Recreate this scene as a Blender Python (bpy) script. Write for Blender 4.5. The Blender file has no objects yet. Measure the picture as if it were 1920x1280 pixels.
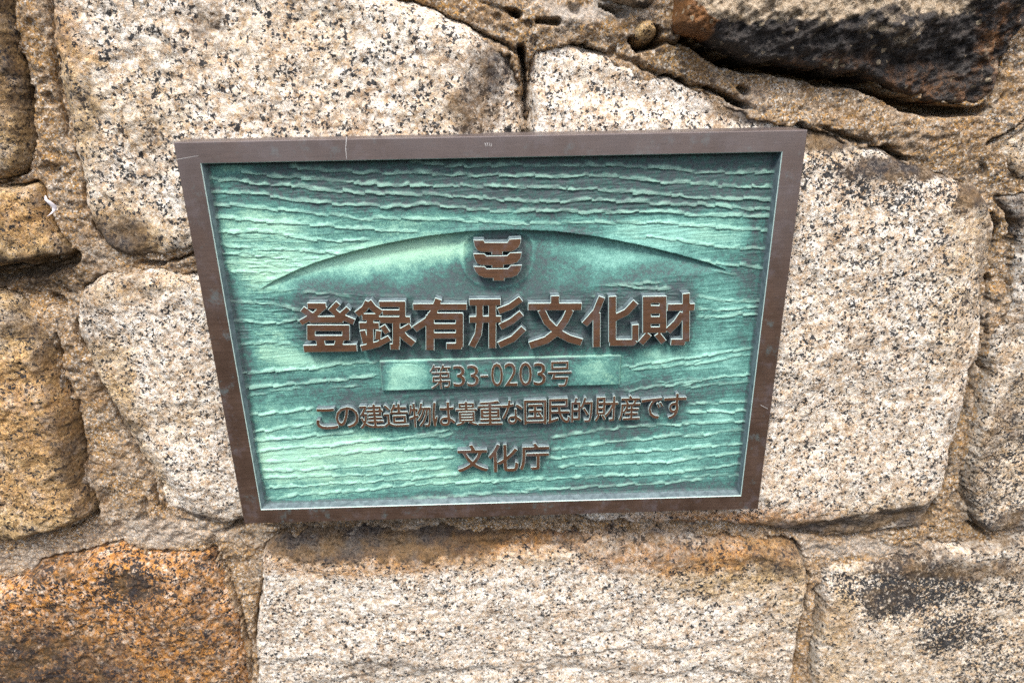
import bpy, math
import numpy as np
from mathutils import Matrix, Vector

# ------------------------------------------------------------------ camera, sky, sun, exposure
scn = bpy.context.scene
COL = scn.collection
F = 1280.0                                   # focal length in photo pixels (photo is 1920 wide)
RM = np.array([[0.9995418697, -0.0251385353, -0.0168554050],
               [0.0247051356, 0.3559393532, 0.9341824410],
               [-0.0174844763, -0.9341708788, 0.3563973375]])
CAM = np.array([0.0009, -0.3362, 0.1308])
cd = bpy.data.cameras.new('camera')
cam = bpy.data.objects.new('camera', cd)
COL.objects.link(cam)
Mx = Matrix([list(r) for r in RM.T]).to_4x4()
Mx.translation = Vector(CAM.tolist())
cam.matrix_world = Mx
cd.sensor_width = 36.0
cd.lens = F / 1920 * 36
cd.clip_start = 0.01
cd.clip_end = 50
cd.dof.use_dof = True
cd.dof.focus_distance = 0.362
cd.dof.aperture_fstop = 9.0
scn.camera = cam
scn.render.resolution_x = 1024
scn.render.resolution_y = 682

SUN_EL, SUN_AZ = math.radians(54), math.radians(-28)      # above, in front of the wall, a little to the left
world = bpy.data.worlds.new('World')
scn.world = world
world.use_nodes = True
wn = world.node_tree
sky = wn.nodes.new('ShaderNodeTexSky')
sky.sky_type = 'NISHITA'
sky.sun_disc = False
sky.sun_elevation = SUN_EL
sky.sun_rotation = math.pi + SUN_AZ
sky.air_density = 1.0
sky.dust_density = 4.0
sky.ozone_density = 1.0
bg = wn.nodes['Background']
bg.inputs[1].default_value = 0.095
wn.links.new(sky.outputs[0], bg.inputs[0])
sd = bpy.data.lights.new('sun', 'SUN')
sd.energy = 1.5
sd.angle = math.radians(13)
sd.color = (1.0, 0.955, 0.88)
sun = bpy.data.objects.new('sun', sd)
COL.objects.link(sun)
tosun = Vector((math.sin(SUN_AZ) * math.cos(SUN_EL), -math.cos(SUN_AZ) * math.cos(SUN_EL), math.sin(SUN_EL)))
sun.rotation_euler = tosun.to_track_quat('Z', 'Y').to_euler()
scn.view_settings.view_transform = 'Standard'
scn.view_settings.look = 'None'
scn.view_settings.gamma = 1.0
scn.view_settings.exposure = 1.45
scn.cycles.use_denoising = False
scn.cycles.max_bounces = 6

# ------------------------------------------------------------------ numeric helpers
def onplane(px, py, y=0.0):
    """photo pixel -> (x, z) on the vertical plane at depth y"""
    px = np.asarray(px, float); py = np.asarray(py, float)
    d = np.stack([(px - 960) / F, (640 - py) / F, -np.ones_like(px)], -1) @ RM
    t = (y - CAM[1]) / d[..., 1]
    return CAM[0] + t * d[..., 0], CAM[2] + t * d[..., 2]

def P(pts, y):
    a = np.array(pts, float)
    x, z = onplane(a[:, 0], a[:, 1], y)
    return np.stack([x, z], 1)

def _hash(ix, iy, seed):
    h = (ix.astype(np.int64) * 374761393 + iy.astype(np.int64) * 668265263 + seed * 1274126177) & 0xffffffff
    h = ((h ^ (h >> 13)) * 1103515245) & 0xffffffff
    h = ((h ^ (h >> 16)) * 2246822519) & 0xffffffff
    return ((h ^ (h >> 15)) & 0xffff) / 65535.0

def noise(x, y, seed=0):
    """smooth value noise, -1..1"""
    ix = np.floor(x); iy = np.floor(y)
    fx = x - ix; fy = y - iy
    fx = fx * fx * fx * (fx * (fx * 6 - 15) + 10); fy = fy * fy * fy * (fy * (fy * 6 - 15) + 10)
    a = _hash(ix, iy, seed); b = _hash(ix + 1, iy, seed); c = _hash(ix, iy + 1, seed); d = _hash(ix + 1, iy + 1, seed)
    return 2 * (a + (b - a) * fx + (c - a) * fy + (a - b - c + d) * fx * fy) - 1

def fbm(x, y, seed=0, octv=4, gain=0.5):
    s = 0; a = 1.0; t = 0
    for k in range(octv):
        ca, sa = math.cos(k * 0.7 + .3), math.sin(k * 0.7 + .3)
        s = s + a * noise((x * ca - y * sa) * 2 ** k + 13.7 * k, (x * sa + y * ca) * 2 ** k + 7.1 * k, seed + k * 17)
        t += a; a *= gain
    return s / t

def ridged(x, y, seed=0, octv=3):
    s = 0; a = 1.0; t = 0
    for k in range(octv):
        s = s + a * (1 - 2 * np.abs(noise(x * 2 ** k + 5.3 * k, y * 2 ** k + 9.1 * k, seed + k * 31)))
        t += a; a *= .5
    return s / t

def sstep(a, b, x):
    t = np.clip((x - a) / (b - a), 0, 1)
    return t * t * (3 - 2 * t)

def seg_dist(X, Z, pts, closed=False):
    D = np.full(X.shape, 1e9)
    n = len(pts)
    for k in range(n if closed else n - 1):
        a = pts[k]; b = pts[(k + 1) % n]
        ab = b - a
        t = np.clip(((X - a[0]) * ab[0] + (Z - a[1]) * ab[1]) / (ab @ ab + 1e-18), 0, 1)
        D = np.minimum(D, (X - a[0] - t * ab[0]) ** 2 + (Z - a[1] - t * ab[1]) ** 2)
    return np.sqrt(D)

def inside(X, Z, pts):
    c = np.zeros(X.shape, bool); n = len(pts)
    for k in range(n):
        x1, z1 = pts[k]; x2, z2 = pts[(k + 1) % n]
        if z1 == z2: continue
        c ^= ((z1 > Z) != (z2 > Z)) & (X < (x2 - x1) * (Z - z1) / (z2 - z1) + x1)
    return c

def poly_sdf(X, Z, pts):                      # positive inside
    d = seg_dist(X, Z, pts, True)
    return np.where(inside(X, Z, pts), d, -d)

def rounded(pts, it=2):                       # Chaikin corner cutting
    for _ in range(it):
        q = np.roll(pts, -1, 0)
        pts = np.stack([pts * .75 + q * .25, pts * .25 + q * .75], 1).reshape(-1, 2)
    return pts

def blur(a, r, it=3):
    r = max(1, int(r))
    for _ in range(it):
        for ax in (0, 1):
            p = np.pad(a, [(r + 1, r) if k == ax else (0, 0) for k in (0, 1)], mode='edge')
            c = np.cumsum(p, ax)
            n = a.shape[ax]
            hi = np.take(c, np.arange(2 * r + 1, 2 * r + 1 + n), ax); lo = np.take(c, np.arange(0, n), ax)
            a = (hi - lo) / (2 * r + 1)
    return a

# ------------------------------------------------------------------ object helpers
def link(o, parent=None):
    COL.objects.link(o)
    if parent is not None: o.parent = parent
    return o

def empty(name, label, cat, loc=(0, 0, 0)):
    o = bpy.data.objects.new(name, None)
    o.empty_display_size = 0.03
    o.location = loc
    link(o); o['label'] = label; o['category'] = cat
    return o

def field_mesh(name, X, Y, Z, keep, mat, parent, mask=None, back=None):
    """height field (X, Y, Z grids) -> mesh of the cells in keep; back = depth that a skirt and back sheet reach"""
    h, w = X.shape
    idx = np.arange(h * w).reshape(h, w)
    q = np.stack([idx[:-1, :-1], idx[:-1, 1:], idx[1:, 1:], idx[1:, :-1]], -1)[keep]
    used = np.unique(q)
    remap = np.full(h * w, -1, np.int64); remap[used] = np.arange(len(used))
    q = remap[q]
    V = np.stack([X.ravel()[used], Y.ravel()[used], Z.ravel()[used]], 1)
    M = mask.reshape(-1, 4)[used] if mask is not None else None
    if back is not None:
        e = np.concatenate([q[:, [0, 1]], q[:, [1, 2]], q[:, [2, 3]], q[:, [3, 0]]])
        key = e[:, 0] * len(used) + e[:, 1]; rev = e[:, 1] * len(used) + e[:, 0]
        be = e[~np.isin(key, rev)]
        bv = np.unique(be)
        m2 = np.full(len(used), -1, np.int64); m2[bv] = len(used) + np.arange(len(bv))
        BV = V[bv].copy(); BV[:, 1] = back
        V = np.concatenate([V, BV])
        if M is not None: M = np.concatenate([M, M[bv]])
        q = np.concatenate([q, np.stack([be[:, 1], be[:, 0], m2[be[:, 0]], m2[be[:, 1]]], 1)])
    me = bpy.data.meshes.new(name)
    me.vertices.add(len(V)); me.vertices.foreach_set('co', V.astype(np.float32).ravel())
    me.loops.add(q.size); me.loops.foreach_set('vertex_index', q.astype(np.int32).ravel())
    me.polygons.add(len(q)); me.polygons.foreach_set('loop_start', np.arange(0, q.size, 4, dtype=np.int32))
    me.polygons.foreach_set('use_smooth', np.ones(len(q), bool))
    me.materials.append(mat)
    me.update(calc_edges=True)
    if M is not None:
        at = me.attributes.new('mask', 'FLOAT_COLOR', 'POINT')
        at.data.foreach_set('color', M.astype(np.float32).ravel())
    return link(bpy.data.objects.new(name, me), parent)

# ------------------------------------------------------------------ material helpers
class NT:
    def __init__(s, name):
        s.m = bpy.data.materials.new(name); s.m.use_nodes = True
        s.t = s.m.node_tree; s.b = s.t.nodes['Principled BSDF']
        s.geo = s.t.nodes.new('ShaderNodeNewGeometry'); s.pos = s.geo.outputs['Position']
    def lk(s, a, b): s.t.links.new(a, b)
    def val(s, sock, v):
        if isinstance(v, bpy.types.NodeSocket): s.lk(v, sock)
        else: sock.default_value = v
    def noise(s, scale, detail=3, rough=.55, dist=0, vec=None, off=0):
        n = s.t.nodes.new('ShaderNodeTexNoise'); n.inputs['Scale'].default_value = scale
        n.inputs['Detail'].default_value = detail; n.inputs['Roughness'].default_value = rough; n.inputs['Distortion'].default_value = dist
        v = vec or s.pos
        if off:
            v = s.vadd(v, (off, off * 1.7, off * .6))
        s.lk(v, n.inputs['Vector']); return n.outputs['Fac'], n.outputs['Color']
    def vadd(s, a, b, op='ADD'):
        n = s.t.nodes.new('ShaderNodeVectorMath'); n.operation = op
        s.val(n.inputs[0], a); s.val(n.inputs[1], b); return n.outputs[0]
    def vscale(s, a, f):
        n = s.t.nodes.new('ShaderNodeVectorMath'); n.operation = 'SCALE'
        s.val(n.inputs[0], a); n.inputs['Scale'].default_value = f; return n.outputs[0]
    def vor(s, scale, vec=None, rnd=1.0, feature='F1'):
        n = s.t.nodes.new('ShaderNodeTexVoronoi'); n.feature = feature; n.inputs['Scale'].default_value = scale
        n.inputs['Randomness'].default_value = rnd
        s.lk(vec or s.pos, n.inputs['Vector']); return n.outputs['Distance'], n.outputs['Color'] if feature == 'F1' else None
    def sep(s, c):
        n = s.t.nodes.new('ShaderNodeSeparateColor'); s.lk(c, n.inputs[0]); return n.outputs
    def math(s, op, a, b=0.0, clamp=False):
        n = s.t.nodes.new('ShaderNodeMath'); n.operation = op; n.use_clamp = clamp
        s.val(n.inputs[0], a); s.val(n.inputs[1], b); return n.outputs[0]
    def map(s, x, a, b, c=0.0, d=1.0, smooth=False):
        n = s.t.nodes.new('ShaderNodeMapRange'); n.interpolation_type = 'SMOOTHSTEP' if smooth else 'LINEAR'
        s.val(n.inputs['Value'], x); s.val(n.inputs['From Min'], a); s.val(n.inputs['From Max'], b)
        s.val(n.inputs['To Min'], c); s.val(n.inputs['To Max'], d); return n.outputs[0]
    def mix(s, f, a, b, mode='MIX'):
        n = s.t.nodes.new('ShaderNodeMix'); n.data_type = 'RGBA'; n.blend_type = mode
        for sock, v in ((n.inputs[0], f), (n.inputs[6], a), (n.inputs[7], b)):
            if isinstance(v, tuple) and len(v) == 3: v = v + (1,)
            s.val(sock, v)
        return n.outputs[2]
    def attr(s, name):
        n = s.t.nodes.new('ShaderNodeAttribute'); n.attribute_name = name
        sp = s.sep(n.outputs['Color']); return sp[0], sp[1], sp[2], n.outputs['Alpha']
    def bump(s, h, strength, dist, normal=None):
        n = s.t.nodes.new('ShaderNodeBump'); n.inputs['Strength'].default_value = strength; n.inputs['Distance'].default_value = dist
        s.lk(h, n.inputs['Height'])
        if normal: s.lk(normal, n.inputs['Normal'])
        return n.outputs[0]
    def out(s, col, rough, normal=None, metal=0.0, spec=0.5):
        s.val(s.b.inputs['Base Color'], col); s.val(s.b.inputs['Roughness'], rough); s.val(s.b.inputs['Metallic'], metal)
        s.val(s.b.inputs['Specular IOR Level'], spec)
        if normal: s.lk(normal, s.b.inputs['Normal'])
        return s.m

def srgb(r, g, b):
    f = lambda c: (c / 255 / 12.92) if c / 255 <= .04045 else ((c / 255 + .055) / 1.055) ** 2.4
    return (f(r), f(g), f(b))

def make_granite():
    n = NT('granite')
    oi = n.t.nodes.new('ShaderNodeObjectInfo')     # each block has its own grain size and tone
    sc_ = n.t.nodes.new('ShaderNodeVectorMath'); sc_.operation = 'SCALE'
    n.lk(n.pos, sc_.inputs[0]); n.lk(n.map(oi.outputs['Random'], 0, 1, .84, 1.22), sc_.inputs['Scale'])
    n.pos = n.vadd(sc_.outputs[0], n.vscale(oi.outputs['Location'], 0.0))
    grime_dark, rust, black, tan = n.attr('mask')
    _, dc = n.noise(520, 2, .65)
    warp = n.vadd(n.pos, n.vscale(n.vadd(dc, (-.5, -.5, -.5)), 0.0034))
    _, c1 = n.vor(700, warp)                       # mineral grains
    r1 = n.sep(c1)
    _, c2 = n.vor(1200, warp)
    r2 = n.sep(c2)
    clump, _ = n.noise(140, 3, .65)
    # feldspar / quartz base
    base = n.mix(n.map(r1[1], .15, .85), (.70, .62, .51), (.95, .93, .88))
    tanf = n.math('MULTIPLY', n.map(n.noise(230, 6, .8, off=3.1)[0], .47, .56), n.map(r2[2], .0, .4))
    base = n.mix(n.math('MULTIPLY', tanf, n.map(tan, 0, 1, .75, 1.0)), base, n.mix(r2[0], (.26, .145, .06), (.62, .42, .23)))
    base = n.mix(n.math('MULTIPLY', tan, n.map(n.noise(85, 4, .7, off=6.1)[0], .30, .58, .30, .95), True), base, n.mix(n.map(r2[0], 0, 1), (.19, .115, .040), (.72, .52, .27)))
    base = n.mix(n.map(r2[1], .84, .92, 0, .6), base, (.30, .29, .28))
    base = n.mix(n.map(n.noise(1200, 2, .6)[0], .45, .75, 0, .25), base, (.40, .30, .20))
    # broad brownish mottling of the weathered face
    lowm = n.map(n.noise(34, 6, .78, off=12.3)[0], .50, .66, 0, .60)
    base = n.mix(lowm, base, n.mix(1.0, base, (.62, .48, .34), 'MULTIPLY'))
    pitm = n.map(n.noise(150, 4, .75, .8, off=15.1)[0], .56, .68, 0, .55)
    base = n.mix(pitm, base, n.mix(1.0, base, (.45, .33, .22), 'MULTIPLY'))
    tone = n.map(n.math('FRACT', n.math('MULTIPLY', oi.outputs['Random'], 7.3)), 0, 1, 0, .28)
    base = n.mix(tone, base, n.mix(1.0, base, (.82, .78, .72), 'MULTIPLY'))
    # rust stains
    rf = n.math('MULTIPLY', rust, n.map(n.noise(240, 5, .8, off=1.3)[0], .31, .54), True)
    base = n.mix(rf, base, n.mix(n.map(r2[0], 0, 1), (.14, .040, .005), (.60, .265, .040)))
    # biotite specks, clustered
    thr = n.math('MULTIPLY', n.map(clump, .38, .66, .0, .26), n.map(n.math('FRACT', n.math('MULTIPLY', oi.outputs['Random'], 13.1)), 0, 1, .8, 1.25))
    thr = n.math('ADD', thr, n.math('MULTIPLY', black, .60))
    dk = n.map(n.math('SUBTRACT', r1[0], thr), -.03, .01, 1, 0)
    thr2 = n.math('MULTIPLY', thr, .75)
    dk2 = n.map(n.math('SUBTRACT', r2[0], thr2), -.03, .01, 1, 0)
    dark = n.math('MAXIMUM', dk, dk2)
    base = n.mix(n.math('MULTIPLY', dark, .95), base, n.mix(r1[2], (.004, .006, .010), (.022, .028, .036)))
    # grime / weathering crust and the painted falloff of the left stones, thin enough for the grain to show through
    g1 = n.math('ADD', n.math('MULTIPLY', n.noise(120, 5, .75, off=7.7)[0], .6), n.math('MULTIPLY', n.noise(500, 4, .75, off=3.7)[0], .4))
    gf = n.map(n.math('ADD', n.math('MULTIPLY', grime_dark, 1.1), n.math('MULTIPLY', n.math('SUBTRACT', g1, .5), 3.2)), .10, 1.0, 0, .88)
    gf = n.math('MULTIPLY', gf, n.map(grime_dark, 0, .25))
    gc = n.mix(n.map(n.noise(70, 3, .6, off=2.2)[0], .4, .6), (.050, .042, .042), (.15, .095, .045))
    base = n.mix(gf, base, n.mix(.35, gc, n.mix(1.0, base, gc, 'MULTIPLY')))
    hgt = n.math('ADD', n.noise(800, 5, .75)[0], n.math('MULTIPLY', r1[2], .25))
    hgt2 = n.noise(230, 5, .72, .6)[0]
    nor = n.bump(hgt2, .7, .0028)
    nor = n.bump(hgt, .5, .0008, nor)
    rough = n.map(dark, 0, 1, .82, .65)
    return n.out(base, rough, nor, 0, .25)

def make_basalt():
    n = NT('dark_weathered_rock')
    grime_dark, rust, black, tan = n.attr('mask')
    a, _ = n.noise(90, 6, .7)
    b, _ = n.noise(420, 4, .7)
    base = n.mix(n.map(a, .3, .7), (.010, .009, .010), (.058, .048, .042))
    rf = n.math('MULTIPLY', n.map(n.math('ADD', n.noise(150, 5, .75, off=4)[0], n.math('MULTIPLY', rust, .10)), .50, .64), n.map(rust, 0, 1, .05, .8), True)
    base = n.mix(rf, base, n.mix(b, (.10, .045, .015), (.42, .17, .035)))
    tn = n.mix(n.map(b, .35, .65), (.22, .15, .08), (.58, .48, .36))
    tf = n.map(n.math('ADD', n.math('MULTIPLY', tan, 1.2), n.math('MULTIPLY', n.math('SUBTRACT', n.noise(110, 5, .7, off=9)[0], .5), 2.2)), .35, .75)
    base = n.mix(n.math('MULTIPLY', tf, n.map(tan, 0, .1)), base, tn)
    sp = n.sep(n.vor(520)[1])
    base = n.mix(n.map(sp[0], .965, .985, 0, .8), base, (.45, .36, .24))
    nor = n.bump(n.noise(130, 6, .72)[0], .9, .0045)
    nor = n.bump(b, .8, .0015, nor)
    return n.out(base, n.map(b, .3, .7, .42, .72), nor, 0, .5)

def make_mortar():
    n = NT('sandy_mortar')
    grime_dark, rust, black, tan = n.attr('mask')
    _, c = n.vor(1150); r = n.sep(c)
    _, c2 = n.vor(600); r2 = n.sep(c2)
    base = n.mix(r[0], (.095, .062, .034), (.44, .33, .22))
    base = n.mix(n.map(r[1], .74, .82, 0, .75), base, (.50, .28, .085))
    base = n.mix(n.map(r[2], .82, .88, 0, .8), base, (.62, .58, .52))
    base = n.mix(n.map(r2[0], .90, .93, 0, .85), base, (.05, .045, .045))
    base = n.mix(n.map(n.noise(45, 4, .65)[0], .44, .68, 0, .6), base, n.mix(r[0], (.17, .145, .12), (.52, .46, .39)))
    base = n.mix(n.math('MULTIPLY', n.map(n.noise(70, 4, .7, off=5)[0], .45, .65), .45), base, (.22, .115, .035))
    gf = n.map(n.math('ADD', grime_dark, n.math('MULTIPLY', n.math('SUBTRACT', n.noise(120, 4, .7)[0], .5), 1.4)), .35, .85, 0, .85)
    base = n.mix(n.math('MULTIPLY', gf, n.map(grime_dark, 0, .12)), base, (.050, .036, .024))
    base = n.mix(n.math('MULTIPLY', tan, .75, True), base, n.mix(r[0], (.42, .40, .37), (.66, .62, .57)))
    nor = n.bump(n.noise(300, 5, .75)[0], .8, .0022)
    nor = n.bump(r[2], .55, .0006, nor)
    return n.out(base, .9, nor, 0, .2)

def make_patina():
    n = NT('verdigris_bronze')
    pale, ridge, halo_dark, yel = n.attr('mask')
    fine, _ = n.noise(2600, 2, .7)
    mid, _ = n.noise(420, 4, .7)
    f = n.math('ADD', pale, n.math('ADD', n.math('MULTIPLY', n.math('SUBTRACT', fine, .5), 1.2), n.math('MULTIPLY', n.math('SUBTRACT', mid, .5), .75)))
    slate = n.mix(n.map(mid, .35, .65), (.064, .080, .092), (.042, .100, .092))
    teal = (.078, .235, .208)
    mint = n.mix(yel, (.270, .560, .480), (.370, .620, .440))
    c = n.mix(n.map(f, .05, .45), slate, teal)
    c = n.mix(n.map(f, .42, .92), c, mint)
    c = n.mix(n.math('MULTIPLY', ridge, .85, True), c, n.mix(n.map(fine, .3, .7), (.20, .44, .36), (.42, .66, .54)))
    c = n.mix(n.math('MULTIPLY', halo_dark, n.map(fine, .3, .6, .6, 1.0), True), c, (.058, .066, .074))
    nor = n.bump(fine, .5, .00022)
    nor = n.bump(mid, .45, .0006, nor)
    return n.out(c, .62, nor, 0, .35)

def make_bronze(name, lo, hi, green, top_sheen=False):
    n = NT(name)
    a, _ = n.noise(60, 4, .6); fine, _ = n.noise(2200, 2, .7)
    tc = n.vadd(n.pos, (1, 1, 9), 'MULTIPLY')
    br, _ = n.noise(260, 3, .6, vec=n.vadd(n.pos, (.25, 1, 3.0), 'MULTIPLY'))
    c = n.mix(n.map(a, .3, .7), lo, hi)
    c = n.mix(n.map(fine, .35, .7, 0, .35), c, (.15, .085, .06))
    c = n.mix(n.map(br, .42, .70, 0, .55), c, (.045, .026, .018))
    c = n.mix(n.map(n.noise(110, 5, .7, off=8.8)[0], .52, .68, 0, .5), c, (.135, .115, .125))
    gm = n.math('MULTIPLY', n.map(n.noise(75, 5, .75, off=6)[0], .56, .70), green, True)
    c = n.mix(gm, c, (.12, .18, .19))
    if top_sheen:                                   # grey reflection of the horizon painted into the colour, strongest along the top rail
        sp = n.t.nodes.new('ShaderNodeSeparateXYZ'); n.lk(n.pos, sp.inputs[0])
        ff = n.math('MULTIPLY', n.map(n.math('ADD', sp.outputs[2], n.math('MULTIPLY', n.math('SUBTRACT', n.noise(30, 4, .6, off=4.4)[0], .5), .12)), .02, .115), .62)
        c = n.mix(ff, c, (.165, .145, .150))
    nor = n.bump(fine, .25, .0001)
    nor = n.bump(br, .18, .0003, nor)
    return n.out(c, n.map(fine, .3, .7, .34, .50), nor, .25, .5)

def make_edge():
    n = NT('pale_patina_edge')
    fine, _ = n.noise(1800, 3, .7); a, _ = n.noise(240, 4, .7)
    c = n.mix(n.map(a, .35, .65), (.075, .110, .125), (.19, .26, .28))
    c = n.mix(n.map(fine, .45, .7, 0, .6), c, (.16, .17, .19))
    return n.out(c, .6, n.bump(fine, .4, .0002), 0, .35)

M_GRAN = make_granite(); M_DARK = make_basalt(); M_MORT = make_mortar(); M_PAT = make_patina()
M_FACE = make_bronze('brown_bronze_letter', (.090, .044, .022), (.130, .068, .036), 0.0)
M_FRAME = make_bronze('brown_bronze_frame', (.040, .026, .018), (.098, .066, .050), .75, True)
M_EDGE = make_edge()
nr_ = NT('pale_rim')
M_RIM = nr_.out(nr_.mix(nr_.noise(700, 3)[0], (.30, .47, .45), (.62, .74, .69)), .5)  # pale tone for the letter bevels and the frame's inner edge

# ------------------------------------------------------------------ the stone wall
WY = 0.024                                    # depth of the stone faces behind the front of the plaque
wall = empty('stone_wall', 'rough rubble wall of pale speckled granite stones set in brown sandy mortar', 'wall', (0, WY, -0.45))

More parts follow.
